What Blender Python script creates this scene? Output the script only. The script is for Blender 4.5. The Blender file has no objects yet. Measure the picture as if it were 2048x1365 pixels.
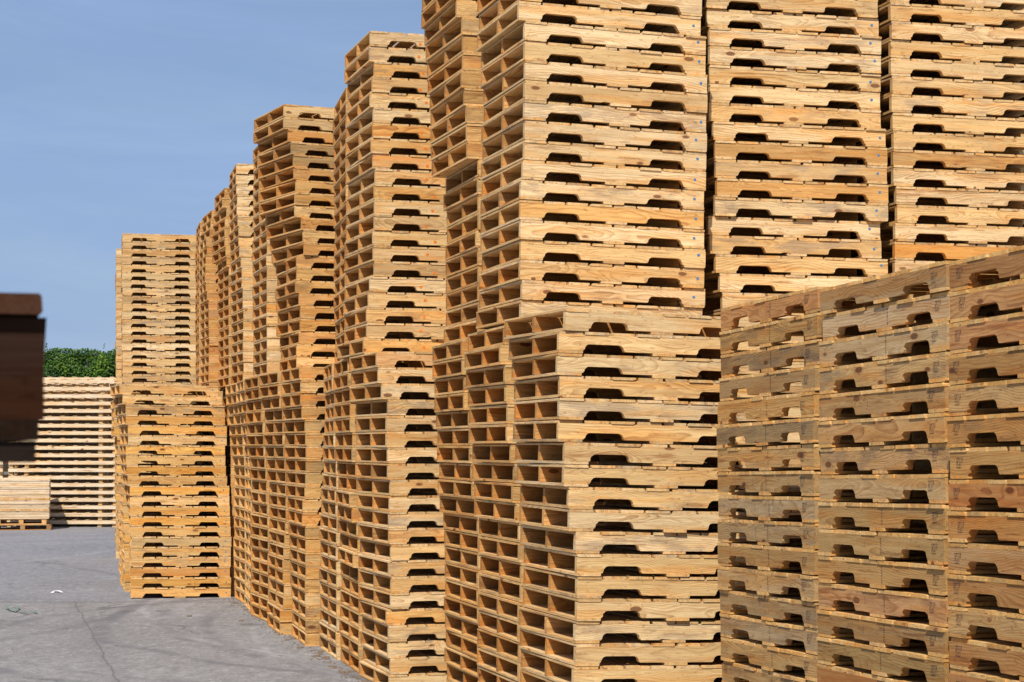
import bpy, math, random
import numpy as np
from mathutils import Matrix, Vector, Euler

random.seed(11); rng = np.random.default_rng(11)
sc = bpy.context.scene
COL = sc.collection
R_ = math.radians

# ------------------------------------------------------------------ camera
F = 3870.0; HC = 1.89
PITCH = math.atan((890 - 682.5) / F)
cam = bpy.data.cameras.new("camera"); camo = bpy.data.objects.new("camera", cam); COL.objects.link(camo)
camo.location = (0, 0, HC); camo.rotation_euler = (math.pi / 2 + PITCH, 0, 0)
cam.sensor_width = 36; cam.lens = F / 2048 * 36; cam.clip_end = 3000; cam.clip_start = 0.05
cam.dof.use_dof = True; cam.dof.focus_distance = 13; cam.dof.aperture_fstop = 16
sc.camera = camo

# ------------------------------------------------------------------ light
SUN = Vector((-0.149, -0.634, 0.759)).normalized()
el = math.asin(SUN.z)
w = bpy.data.worlds.new("World"); sc.world = w; w.use_nodes = True
wn = w.node_tree.nodes; wl = w.node_tree.links
bg = wn["Background"]
sky = wn.new("ShaderNodeTexSky"); sky.sky_type = 'NISHITA'; sky.sun_disc = False
sky.sun_elevation = el; sky.sun_rotation = math.atan2(SUN.x, SUN.y)
sky.air_density = 1.0; sky.dust_density = 0.6; sky.ozone_density = 2.2
tc = wn.new("ShaderNodeTexCoord"); mp = wn.new("ShaderNodeMapping"); mp.inputs['Scale'].default_value = (1.3, 1.3, 5)
wl.new(tc.outputs['Generated'], mp.inputs['Vector'])
cn = wn.new("ShaderNodeTexNoise"); cn.inputs['Scale'].default_value = 2.2; cn.inputs['Detail'].default_value = 7; cn.inputs['Roughness'].default_value = .58; cn.inputs['Distortion'].default_value = .35
wl.new(mp.outputs[0], cn.inputs['Vector'])
cr = wn.new("ShaderNodeMapRange"); cr.inputs[1].default_value = .38; cr.inputs[2].default_value = .75; cr.inputs[3].default_value = .50; cr.inputs[4].default_value = .95
wl.new(cn.outputs[0], cr.inputs[0])
mx = wn.new("ShaderNodeMix"); mx.data_type = 'RGBA'
wl.new(cr.outputs[0], mx.inputs[0]); wl.new(sky.outputs[0], mx.inputs[6]); c2 = wn.new("ShaderNodeMix"); c2.data_type = 'RGBA'; c2.inputs[6].default_value = (3.4, 5.0, 8.5, 1); c2.inputs[7].default_value = (4.5, 6.1, 9.1, 1)
cr2 = wn.new("ShaderNodeMapRange"); cr2.inputs[1].default_value = .42; cr2.inputs[2].default_value = .72
cn2 = wn.new("ShaderNodeTexNoise"); cn2.inputs['Scale'].default_value = 3.1; cn2.inputs['Detail'].default_value = 8; cn2.inputs['Roughness'].default_value = .62; cn2.inputs['Distortion'].default_value = .8
wl.new(mp.outputs[0], cn2.inputs['Vector']); wl.new(cn2.outputs[0], cr2.inputs[0]); wl.new(cr2.outputs[0], c2.inputs[0]); wl.new(c2.outputs[2], mx.inputs[7])
wl.new(mx.outputs[2], bg.inputs[0]); bg.inputs[1].default_value = 0.080
sl = bpy.data.lights.new("sun", 'SUN'); sl.energy = 4.8; sl.angle = R_(0.53); sl.color = (1, .965, .90)
so = bpy.data.objects.new("sun", sl); COL.objects.link(so)
so.rotation_euler = SUN.to_track_quat('Z', 'Y').to_euler()
sc.view_settings.view_transform = 'Standard'; sc.view_settings.look = 'None'
sc.view_settings.exposure = 0.10; sc.view_settings.gamma = 1; sc.view_settings.use_curve_mapping = False
sc.cycles.max_bounces = 6; sc.cycles.diffuse_bounces = 2

def unproj(x, y, z):
    """world point on pixel (x,y) (2048 wide photo) at distance z along world Y"""
    dx = (x - 1024) / F; dy = (682.5 - y) / F
    c, s = math.cos(PITCH), math.sin(PITCH)
    d = Vector((dx, c - dy * s, s + dy * c)); t = z / d.y
    return Vector((d.x * t, z, HC + d.z * t))
def ygr(z, h):   # pixel y for height h at distance z
    c, s = math.cos(PITCH), math.sin(PITCH)
    b = h - HC; return 682.5 - F * (-s * z + c * b) / (c * z + s * b)

# ------------------------------------------------------------------ node helper
class NT:
    def __init__(s, m): m.use_nodes = True; s.t = m.node_tree; s.n = s.t.nodes; s.l = s.t.links; s.bsdf = s.n["Principled BSDF"]
    def put(s, sock, v):
        if isinstance(v, bpy.types.NodeSocket): s.l.new(v, sock)
        elif v is not None: sock.default_value = v
    def math(s, op, a, b=None, c=None, clamp=False):
        n = s.n.new("ShaderNodeMath"); n.operation = op; n.use_clamp = clamp
        s.put(n.inputs[0], a); s.put(n.inputs[1], b)
        if c is not None: s.put(n.inputs[2], c)
        return n.outputs[0]
    def vm(s, op, a, b=None, sc=None):
        n = s.n.new("ShaderNodeVectorMath"); n.operation = op; s.put(n.inputs[0], a)
        if b is not None: s.put(n.inputs[1], b)
        if sc is not None: s.put(n.inputs['Scale'], sc)
        return n.outputs[1] if op in ('LENGTH', 'DISTANCE', 'DOT_PRODUCT') else n.outputs[0]
    def noise(s, v, scale=1, detail=2, rough=.5, dist=0, col=False):
        n = s.n.new("ShaderNodeTexNoise"); s.put(n.inputs['Vector'], v); n.inputs['Scale'].default_value = scale
        n.inputs['Detail'].default_value = detail; n.inputs['Roughness'].default_value = rough; n.inputs['Distortion'].default_value = dist
        return n.outputs[1 if col else 0]
    def mix(s, f, a, b, mode='MIX'):
        n = s.n.new("ShaderNodeMix"); n.data_type = 'RGBA'; n.blend_type = mode
        s.put(n.inputs[0], f); s.put(n.inputs[6], a); s.put(n.inputs[7], b); return n.outputs[2]
    def ramp(s, f, stops, interp='LINEAR'):
        n = s.n.new("ShaderNodeValToRGB"); s.put(n.inputs[0], f); r = n.color_ramp; r.interpolation = interp
        while len(r.elements) < len(stops): r.elements.new(.5)
        for e, (p, c) in zip(r.elements, stops): e.position = p; e.color = c if len(c) == 4 else (*c, 1)
        return n.outputs[0]
    def mr(s, v, a, b, c=0, d=1):
        n = s.n.new("ShaderNodeMapRange"); s.put(n.inputs[0], v)
        for i, q in enumerate((a, b, c, d)): s.put(n.inputs[i + 1], q)
        return n.outputs[0]
    def xyz(s, v):
        n = s.n.new("ShaderNodeSeparateXYZ"); s.put(n.inputs[0], v); return n.outputs
    def comb(s, a, b, c):
        n = s.n.new("ShaderNodeCombineXYZ"); s.put(n.inputs[0], a); s.put(n.inputs[1], b); s.put(n.inputs[2], c); return n.outputs[0]
    def attr(s, name):
        n = s.n.new("ShaderNodeAttribute"); n.attribute_name = name; return n

# ------------------------------------------------------------------ wood
def wood_material(name, early, late, board_tints, grey=.35, ringc=.75, knot=(.15, .050, .018), dim=1.0):
    m = bpy.data.materials.new(name); t = NT(m)
    gc = t.attr('gc').outputs['Vector']; rnd = t.attr('rnd').outputs['Fac']; tone = t.attr('tone').outputs['Color']
    oi = t.n.new("ShaderNodeObjectInfo")
    val = t.math('FRACT', t.math('MULTIPLY_ADD', oi.outputs['Random'], 7.137, rnd))
    wn_ = t.n.new("ShaderNodeTexWhiteNoise"); wn_.noise_dimensions = '1D'; t.put(wn_.inputs['W'], t.math('MULTIPLY', val, 913.7))
    r1, r2, r3 = t.xyz(wn_.outputs['Color'])
    off = t.comb(t.math('MULTIPLY', r1, 57), t.math('MULTIPLY', r2, 31), t.math('MULTIPLY', r3, 83))
    P = t.vm('ADD', gc, off)
    x, y, z = t.xyz(gc)
    # knots
    kp = t.vm('MULTIPLY', P, (4.6, 11.0, 11.0))
    vo = t.n.new("ShaderNodeTexVoronoi"); t.put(vo.inputs['Vector'], kp); vo.inputs['Scale'].default_value = 1
    kd = vo.outputs['Distance']; kr = t.xyz(vo.outputs['Color'])[0]
    ksel = t.math('GREATER_THAN', kr, .80)
    halo = t.math('MULTIPLY', t.mr(kd, .42, .05), ksel)
    core = t.math('MULTIPLY', t.mr(kd, .19, .14), ksel)
    # growth rings
    n1 = t.noise(t.vm('MULTIPLY', P, (1.5, 3.0, 3.0)), 1, 2)
    n2 = t.noise(t.vm('MULTIPLY', P, (5.0, 26, 26)), 1, 2)
    y0 = t.mr(r1, 0, 1, -.10, .16); z0 = t.mr(r2, 0, 1, -.05, .14)
    n3 = t.math('SUBTRACT', t.noise(t.vm('MULTIPLY', P, (1.5, .3, .3)), 1, 1), .5)
    dy = t.math('SUBTRACT', y, y0); dz = t.math('SUBTRACT', z, t.math('ADD', z0, t.math('MULTIPLY', n3, .22)))
    rr = t.math('SQRT', t.math('ADD', t.math('MULTIPLY', dy, dy), t.math('MULTIPLY', dz, dz)))
    rr = t.math('ADD', rr, t.math('MULTIPLY', t.math('SUBTRACT', n1, .5), .09))
    rr = t.math('ADD', rr, t.math('MULTIPLY', t.math('SUBTRACT', n2, .5), .007))
    rr = t.math('ADD', rr, t.math('MULTIPLY', t.math('MULTIPLY', halo, halo), .03))
    ring = t.math('FRACT', t.math('MULTIPLY', rr, t.mr(r3, 0, 1, 75, 200)))
    late_f = t.math('MULTIPLY', t.math('POWER', ring, 2.2), t.mr(ring, 1.0, .9))
    late_f = t.math('MULTIPLY', late_f, t.mr(t.noise(t.vm('MULTIPLY', P, (2.1, 14, 14)), 1, 2), .3, .7, .35, 1.15))
    fib = t.noise(t.vm('MULTIPLY', P, (14, 260, 260)), 1, 3, .6)
    base = t.mix(t.math('MULTIPLY', late_f, ringc, clamp=True), (*early, 1), (*late, 1))
    base = t.mix(1.0, base, t.ramp(t.math('FRACT', t.math('MULTIPLY', r1, 5.7)), board_tints), 'MULTIPLY')
    # long colour drift along the board (heartwood bands, resin)
    dr = t.noise(t.vm('MULTIPLY', P, (1.3, 10, 13)), 1, 3, .55)
    base = t.mix(t.mr(dr, .50, .63, 0, .70), base, t.mix(1.0, base, (1.0, .76, .48, 1), 'MULTIPLY'))
    lt = t.noise(t.vm('MULTIPLY', P, (2.3, 16, 20)), 1, 2, .5)
    base = t.mix(t.mr(lt, .50, .63, 0, .50), base, t.mix(1.0, base, (1.22, 1.22, 1.26, 1), 'MULTIPLY'))
    # grey-blue stain / dirt
    st = t.noise(t.vm('MULTIPLY', P, (4.0, 12, 16)), 1, 5, .62)
    sel = t.mr(r2, .45, .95, 0, 1)
    base = t.mix(t.math('MULTIPLY', t.math('MULTIPLY', t.mr(st, .47, .60), sel), grey), base, (.27 * dim, .205 * dim, .155 * dim, 1))
    base = t.mix(t.mr(fib, .38, .62, .30, 0), base, t.mix(1.0, base, (.55, .42, .32, 1), 'MULTIPLY'))
    sk = t.noise(t.vm('MULTIPLY', P, (2.6, 62, 62)), 1, 4, .7)
    base = t.mix(t.mr(sk, .50, .64, 0, .55), base, t.mix(1.0, base, (.72, .57, .41, 1), 'MULTIPLY'))
    base = t.mix(t.mr(sk, .48, .36, 0, .40), base, t.mix(1.0, base, (1.18, 1.19, 1.20, 1), 'MULTIPLY'))
    # darker resin streaks and rub marks, rare
    rs = t.noise(t.vm('MULTIPLY', P, (2.2, 24, 24)), 1, 5, .6)
    base = t.mix(t.mr(rs, .60, .66, 0, .55), base, (.27 * dim, .10 * dim, .028 * dim, 1))
    dk = t.noise(t.vm('MULTIPLY', P, (30, 60, 60)), 1, 3, .6)
    base = t.mix(t.mr(dk, .61, .70, 0, .55), base, t.mix(1.0, base, (.4, .3, .24, 1), 'MULTIPLY'))
    base = t.mix(t.math('MULTIPLY', halo, .35), base, t.mix(1.0, base, (.9, .62, .4, 1), 'MULTIPLY'))
    base = t.mix(t.math('MULTIPLY', core, .85), base, (*knot, 1))
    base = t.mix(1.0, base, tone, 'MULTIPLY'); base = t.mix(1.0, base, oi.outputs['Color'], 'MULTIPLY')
    t.put(t.bsdf.inputs['Base Color'], base)
    t.bsdf.inputs['Roughness'].default_value = .78; t.bsdf.inputs['Specular IOR Level'].default_value = .22
    bp = t.n.new("ShaderNodeBump"); bp.inputs['Strength'].default_value = .35; bp.inputs['Distance'].default_value = .0022
    t.put(bp.inputs['Height'], t.math('ADD', t.math('MULTIPLY', fib, 1.1), t.math('MULTIPLY', late_f, .5)))
    t.put(t.bsdf.inputs['Normal'], bp.outputs[0])
    return m

TINTS = [(0, (1, 1, 1)), (.18, (1.14, 1.14, 1.16)), (.36, (.98, .93, .80)), (.50, (1.06, .95, .76)), (.64, (.80, .75, .68)), (.78, (1.0, .85, .62)), (.90, (1.12, 1.10, 1.06)), (1, (.90, .88, .84))]
M_wood = wood_material("pine", (.77, .572, .310), (.32, .135, .036), TINTS, grey=.55, ringc=.80)
M_old = wood_material("weathered_shaded_pine", (.036, .015, .008), (.012, .006, .004), [(0, (1, 1, 1)), (.5, (.75, .8, .9)), (1, (1.1, 1, .9))], grey=.3, ringc=.25, dim=.14, knot=(.02, .01, .006))  # old brown timber, base colour darkened further to carry the shade on it
M_old.node_tree.nodes['Principled BSDF'].inputs['Specular IOR Level'].default_value = .04
M_pale = wood_material("fresh_sawn_pine", (.80, .66, .47), (.60, .43, .25), [(0, (1, 1, 1)), (.5, (1, .95, .86)), (1, (.97, .9, .82))], grey=.15, ringc=.5)

def flat_mat(name, col, rough=.7, spec=.2):
    m = bpy.data.materials.new(name); t = NT(m)
    g = t.n.new("ShaderNodeNewGeometry")
    n = t.noise(g.outputs['Position'], 60, 3)
    c = t.mix(t.mr(n, .3, .7), (*[k * .82 for k in col], 1), (*[min(1, k * 1.12) for k in col], 1))
    t.put(t.bsdf.inputs['Base Color'], c); t.bsdf.inputs['Roughness'].default_value = rough
    t.bsdf.inputs['Specular IOR Level'].default_value = spec
    return m
M_blue = flat_mat("blue_paint", (.08, .20, .36)); M_orange = flat_mat("orange_paint", (.80, .20, .02))
M_ink = flat_mat("stamp_ink", (.035, .035, .05)); M_green = flat_mat("green_marker", (.03, .26, .08))
M_lime = flat_mat("lime_marker", (.25, .75, .06)); M_teal = flat_mat("nail_paint", (.12, .20, .26))

# ------------------------------------------------------------------ mesh building
class MB:
    """collects boards; every vertex carries grain coordinates (metres, x along the grain) and a per board number"""
    def __init__(s): s.v = []; s.f = []; s.g = []; s.r = []
    def prism(s, prof, axis, a, b, org=(0, 0, 0), r=None, warp=0.0):
        """prof: 2D outline (p,q). axis 'x': prof=(y,z) swept x a..b ; axis 'y': prof=(x,z) swept y a..b"""
        r = random.random() if r is None else r
        n = len(prof); i0 = len(s.v); ps = [p[0] for p in prof]; qs = [p[1] for p in prof]
        p0, q0 = min(ps), min(qs)
        for e in (a, b):
            for p, q in prof:
                if axis == 'x': s.v.append((org[0] + e, org[1] + p, org[2] + q)); s.g.append((e, p - p0, q - q0))
                elif axis == 'y': s.v.append((org[0] + p, org[1] + e, org[2] + q)); s.g.append((e, q - q0, p - p0))
                s.r.append(r)
        A = list(range(i0, i0 + n)); B = list(range(i0 + n, i0 + 2 * n))
        flip = (axis == 'y')
        def addf(q): s.f.append(q[::-1] if flip else q)
        addf(A[::-1]); addf(B)
        for i in range(n):
            j = (i + 1) % n; addf([A[i], A[j], B[j], B[i]])
    def outline(s, prof, y0, y1, org=(0, 0, 0), r=None):
        """stringer: outline in (x,z) with thickness along y; grain along x"""
        r = random.random() if r is None else r
        n = len(prof); i0 = len(s.v)
        for e in (y0, y1):
            for p, q in prof:
                s.v.append((org[0] + p, org[1] + e, org[2] + q)); s.g.append((p, e - y0, q)); s.r.append(r)
        A = list(range(i0, i0 + n)); B = list(range(i0 + n, i0 + 2 * n))
        s.f.append(A); s.f.append(B[::-1])
        for i in range(n):
            j = (i + 1) % n; s.f.append([A[i], B[i], B[j], A[j]])
    def box(s, x0, x1, y0, y1, z0, z1, axis='x', r=None):
        if axis == 'x': s.prism([(y0, z0), (y1, z0), (y1, z1), (y0, z1)], 'x', x0, x1, r=r)
        elif axis == 'y': s.prism([(x0, z0), (x1, z0), (x1, z1), (x0, z1)], 'y', y0, y1, r=r)
        else:
            k = len(s.v); s.prism([(x0, y0), (x1, y0), (x1, y1), (x0, y1)], 'y', z0, z1, r=r)
            for i in range(k, len(s.v)): a, b_, c = s.v[i]; s.v[i] = (a, c, b_)
            for q in range(len(s.f) - 6, len(s.f)): s.f[q] = s.f[q][::-1]
    def mesh(s, name, mat, smooth=False):
        me = bpy.data.meshes.new(name); me.from_pydata(s.v, [], s.f)
        put_attrs(me, np.array(s.g, 'f'), np.array(s.r, 'f'), np.ones((len(s.v), 3), 'f'))
        me.materials.append(mat); me.update(); return me
    def arrays(s): return np.array(s.v, 'f'), s.f, np.array(s.g, 'f'), np.array(s.r, 'f')

def put_attrs(me, g, r, tone):
    a = me.attributes.new('gc', 'FLOAT_VECTOR', 'POINT'); a.data.foreach_set('vector', g.ravel())
    a = me.attributes.new('rnd', 'FLOAT', 'POINT'); a.data.foreach_set('value', r.ravel())
    a = me.attributes.new('tone', 'FLOAT_COLOR', 'POINT')
    t4 = np.ones((len(tone), 4), 'f'); t4[:, :3] = tone; a.data.foreach_set('color', t4.ravel())

def link(name, data, parent=None, mat=None):
    o = bpy.data.objects.new(name, data); COL.objects.link(o)
    if parent is not None: o.parent = parent
    return o
def tag(o, label=None, cat=None, group=None, kind=None):
    for k, v in (('label', label), ('category', cat), ('group', group), ('kind', kind)):
        if v: o[k] = v
    return o

# ------------------------------------------------------------------ pallet pieces
L, W_ = 1.219, 1.016
TD, HS, TS = .0165, .0895, .038
def notch(xa, xb, d):
    """outline points of one fork notch, left to right"""
    pts = [(xa - .006, 0), (xa - .001, .002), (xa + .0015, .006), (xa + .003, .011)]
    R = .031; cx = xa + .004 + R
    for k in range(5):
        a = math.pi - k * math.pi / 8; pts.append((cx + .0 + R * math.cos(a), d - R + R * math.sin(a)))
    c2 = xb - .004 - R
    for k in range(5):
        a = math.pi / 2 - k * math.pi / 8; pts.append((c2 + R * math.cos(a), d - R + R * math.sin(a)))
    pts += [(xb - .003, .011), (xb - .0015, .006), (xb + .001, .002), (xb + .006, 0)]
    return pts
def make_stringer(y0, rough=0.0, chip=False):
    m = MB(); e0 = random.uniform(-.003, .003); e1 = L + random.uniform(-.003, .003)
    d = random.uniform(.036, .042)
    pr = [(e0, 0)] + [(x, z) for x, z in notch(.150 + random.uniform(-.005, .004), .388 + random.uniform(-.005, .005), d)]
    if chip:
        pr += [(.50, 0), (.52, .006), (.56, .003), (.59, 0)]
    pr += [(x, z) for x, z in notch(.832 + random.uniform(-.005, .005), 1.069 + random.uniform(-.004, .005), d + random.uniform(-.002, .002))] + [(e1, 0), (e1, HS), (e0, HS)]
    if rough: pr = [(x + random.uniform(-rough, rough) if 0 < z < HS * .8 else x, z) for x, z in pr]
    m.outline(pr, y0, y0 + TS, (0, 0, TD + .0004)); return m
def make_top():
    m = MB(); n = 8; ws = [random.uniform(.132, .146) for _ in range(n)]; ws[0] = ws[-1] = .142
    gap = (L - sum(ws)) / (n - 1); x = 0
    for k, wv in enumerate(ws):
        a = -(random.uniform(-.003, .006) if random.random() < .85 else random.uniform(-.009, .013)); b = W_ + random.uniform(-.001, .006); z0 = TD + HS + .0008 ; z1 = z0 + TD - random.uniform(0, .0016)
        c = random.choice([.003, .006, .010, .002]); j = random.uniform(-.004, .004) if 0 < k < n - 1 else 0
        c2 = random.choice([.002, .005, .008]); X0 = x + j; X1 = x + wv + j
        pr = [(X0, z0), (X1, z0), (X1, z1 - c2 * .6), (X1 - c2, z1), (X0 + c, z1), (X0, z1 - c * .6)] if random.random() < .5 else \
             [(X0, z0 + c * .6), (X0 + c, z0), (X1 - c2, z0), (X1, z0 + c2 * .6), (X1, z1), (X0, z1)]
        m.prism(pr, 'y', a, b); x += wv + gap
    return m
def make_bottom():
    m = MB()
    for xa, wv in ((0, .142), (.535 + random.uniform(-.02, .03), .138), (L - .142, .142)):
        a = -random.uniform(-.002, .005); b = W_ + random.uniform(-.001, .005); c = random.choice([.002, .004, .007])
        X0, X1 = xa, xa + wv; z0, z1 = random.uniform(0, .001), TD
        m.prism([(X0 + c, z0), (X1 - c, z0), (X1, z0 + c * .6), (X1, z1), (X0, z1), (X0, z0 + c * .6)], 'y', a, b)
    return m
NV = 9
SF = [make_stringer(0, rough=(.0012 if k % 3 else .003), chip=(k == 4)) for k in range(NV)]
SM = [make_stringer((W_ - TS) / 2) for k in range(4)]
SB = [make_stringer(W_ - TS) for k in range(4)]
TP = [make_top() for k in range(NV)]; BT = [make_bottom() for k in range(6)]
for lst in (SF, SM, SB, TP, BT):
    for m in lst: m.arr = m.arrays()
ME = {}
def me_of(kind, lst, i):
    key = (kind, i)
    if key not in ME: ME[key] = lst[i].mesh(kind, M_wood)
    return ME[key]

# marks ------------------------------------------------------------
def disc(r, mat, n=10):
    vs = [(r * math.cos(2 * math.pi * k / n) * random.uniform(.85, 1.1), 0, r * math.sin(2 * math.pi * k / n) * random.uniform(.85, 1.1)) for k in range(n)]
    vs2 = [(x, -.0009, z) for x, _, z in vs]
    f = [list(range(n, 2 * n))[::1]] + [[k, (k + 1) % n, n + (k + 1) % n, n + k] for k in range(n)]
    me = bpy.data.meshes.new("paint_dot"); me.from_pydata(vs + vs2, [], f); me.materials.append(mat); return me
def text_mesh(body, size):
    cu = bpy.data.curves.new("t", 'FONT'); cu.body = body; cu.size = size; cu.align_x = 'CENTER'; cu.align_y = 'CENTER'
    cu.resolution_u = 2
    o = bpy.data.objects.new("t", cu); COL.objects.link(o)
    dg = bpy.context.evaluated_depsgraph_get(); me = bpy.data.meshes.new_from_object(o.evaluated_get(dg))
    v = np.array([q.co[:] for q in me.vertices]); f = [list(p.vertices) for p in me.polygons]
    bpy.data.objects.remove(o); return v, f
def join2d(items, name, mat, y=-.0008):
    """items: (verts Nx3 in XY, faces, rot, (ox,oz))  -> mesh on the y plane"""
    V = []; Fc = []
    for v, f, rot, (ox, oz) in items:
        k = len(V); c, s = math.cos(rot), math.sin(rot)
        for a, b, _ in v: V.append((ox + a * c - b * s, y, oz + a * s + b * c))
        Fc += [[i + k for i in q] for q in f]
    me = bpy.data.meshes.new(name); me.from_pydata(V, [], Fc); me.materials.append(mat); return me
def rect(x0, y0, x1, y1): return (np.array([(x0, y0, 0), (x1, y0, 0), (x1, y1, 0), (x0, y1, 0)]), [[0, 1, 2, 3]])
def frame(w, h, t): 
    its = []
    for r in ((-w/2, -h/2, w/2, -h/2 + t), (-w/2, h/2 - t, w/2, h/2), (-w/2, -h/2, -w/2 + t, h/2), (w/2 - t, -h/2, w/2, h/2), (-w/2 + w*.28, -h/2, -w/2 + w*.28 + t, h/2)):
        v, f = rect(*r); its.append((v, f, 0, (0, 0)))
    return its
t_ippc = text_mesh("IPPC", .0125); t_us = text_mesh("US", .010); t_ht = text_mesh("HT", .012); t_no = text_mesh("1-0247", .0085); t_in = text_mesh("IPPC", .0085)
STAMP = join2d(frame(.036, .042, .0017) + [(t_ippc[0], t_ippc[1], -math.pi / 2, (.0265, .012)), (t_us[0], t_us[1], -math.pi/2, (-.001, .012)),
        (t_no[0], t_no[1], -math.pi/2, (.008, .002)), (t_ht[0], t_ht[1], -math.pi/2, (.002, -.013)), (t_in[0], t_in[1], -math.pi/2, (-.0125, 0))], "stamp", M_ink)
NUMS = []
for b in ("5.5625.3.N", "5.4219.1.N", "5.5317.2.N", "5.4 IT 9.N"):
    v, f = text_mesh(b, .0165); NUMS.append(join2d([(v, f, -math.pi / 2, (0, 0))], "ink_number", M_ink))
SMALL = []
for b in ("KD HT", "S-P-F HT"):
    v, f = text_mesh(b, .010); SMALL.append(join2d([(v, f, -math.pi / 2, (0, 0))], "ink_number", M_ink))
def scribble(mat, n=7, wd=.05):
    its = []; x = 0
    for k in range(n):
        h = random.uniform(.006, .012); v, f = rect(x, -.006, x + random.uniform(.003, .008), -.006 + h); its.append((v, f, random.uniform(-.2, .2), (0, 0))); x += random.uniform(.012, .03)
    V = []; Fc = []
    for v, f, rot, _ in its:
        k = len(V)
        for a, b, _z in v: V.append((-.0082, -a, b))
        Fc += [[i + k for i in q][::-1] for q in f]
    me = bpy.data.meshes.new("marker_strokes"); me.from_pydata(V, [], Fc); me.materials.append(mat); return me
DOT_B = [disc(.0100, M_blue) for _ in range(3)]; DOT_O = [disc(.013, M_orange) for _ in range(4)]; DOT_T = [disc(.009, M_teal) for _ in range(3)]
GREEN = [scribble(M_green, n) for n in (5, 8, 12)]

# ------------------------------------------------------------------ placing pallets
stuffV = []; stuffF = []; stuffG = []; stuffR = []; stuffT = []; nst = [0]
def to_stuff(mat4, tones, rs):
    Mx = np.array(mat4, 'f')
    for part, tone in zip((random.choice(SF), random.choice(SM), random.choice(SB), random.choice(TP), random.choice(BT)), tones):
        v, f, g, r = part.arr
        k = nst[0]; stuffV.append(v @ Mx[:3, :3].T + Mx[:3, 3]); stuffG.append(g)
        stuffR.append((r + random.random()) % 1.0); stuffT.append(np.tile(np.array(tone, 'f'), (len(v), 1)))
        stuffF.extend([[i + k for i in q] for q in f]); nst[0] += len(v)
NIND = [0]
def to_thing(mat4, tones, label, group, marks):
    e = bpy.data.objects.new("pallet", None); COL.objects.link(e); e.matrix_world = mat4; e.empty_display_size = .1
    tag(e, label, "pallet", group); NIND[0] += 1
    ch = []
    for nm, key, lst, tone in (("stringer", "SF", SF, tones[0]), ("stringer", "SM", SM, tones[1]), ("stringer", "SB", SB, tones[2]), ("top_deck", "TP", TP, tones[3]), ("bottom_deck", "BT", BT, tones[4])):
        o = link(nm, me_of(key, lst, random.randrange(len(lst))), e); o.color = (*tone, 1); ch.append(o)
    for nm, me, (x, y, z), on in marks:
        o = link(nm, me, ch[on]); o.location = (x, y, z)
    return e

def jit(c, a):
    m_ = 1 + random.uniform(-a, a) * 1.3; w_ = random.uniform(-a, a) * .5
    return (max(.05, c[0] * m_ * (1 + w_ * .3)), max(.05, c[1] * m_ * (1 - w_ * .2)), max(.05, c[2] * m_ * (1 - w_)))
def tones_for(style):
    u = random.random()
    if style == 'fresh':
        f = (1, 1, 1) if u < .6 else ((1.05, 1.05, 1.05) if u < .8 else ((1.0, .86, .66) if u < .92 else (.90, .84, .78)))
        return [jit(f, .05)] + [jit((.76, .56, .35), .15) for _ in range(2)] + [jit((1.0, .97, .93), .03), jit((1.0, .96, .9), .03)]  # middle and back stringers darker, oranger: shade inside the pallet put into colour
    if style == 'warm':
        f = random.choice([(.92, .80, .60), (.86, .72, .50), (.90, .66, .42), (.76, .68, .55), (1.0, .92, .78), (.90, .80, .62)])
        return [jit(f, .05)] + [jit((.70, .49, .28), .16) for _ in range(2)] + [jit((.98, .87, .70), .04), jit((.98, .84, .64), .04)]  # inner two stringers toned down further, interior shade painted into their colour
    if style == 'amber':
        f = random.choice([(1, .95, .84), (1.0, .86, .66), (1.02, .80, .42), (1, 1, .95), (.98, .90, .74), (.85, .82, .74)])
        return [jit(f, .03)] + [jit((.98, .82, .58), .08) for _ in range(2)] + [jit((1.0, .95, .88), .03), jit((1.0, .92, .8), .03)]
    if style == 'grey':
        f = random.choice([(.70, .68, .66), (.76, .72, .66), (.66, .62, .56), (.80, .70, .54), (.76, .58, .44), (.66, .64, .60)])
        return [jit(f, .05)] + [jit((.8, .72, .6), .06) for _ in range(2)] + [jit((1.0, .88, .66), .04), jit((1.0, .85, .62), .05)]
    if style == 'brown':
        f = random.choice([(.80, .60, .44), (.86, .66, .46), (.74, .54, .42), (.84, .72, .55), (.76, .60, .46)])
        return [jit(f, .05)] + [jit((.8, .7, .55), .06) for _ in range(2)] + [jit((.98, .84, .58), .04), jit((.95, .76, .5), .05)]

ORD = ["top", "second", "third", "fourth", "fifth", "sixth", "seventh", "eighth", "ninth", "tenth", "eleventh", "twelfth", "thirteenth", "fourteenth", "fifteenth",
       "sixteenth", "seventeenth", "eighteenth", "nineteenth", "twentieth", "twenty-first", "twenty-second", "twenty-third"]
def at(lst, i):
    if i < 0: return lst[0]
    return lst[i] if i < len(lst) else lst[-1]

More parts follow.
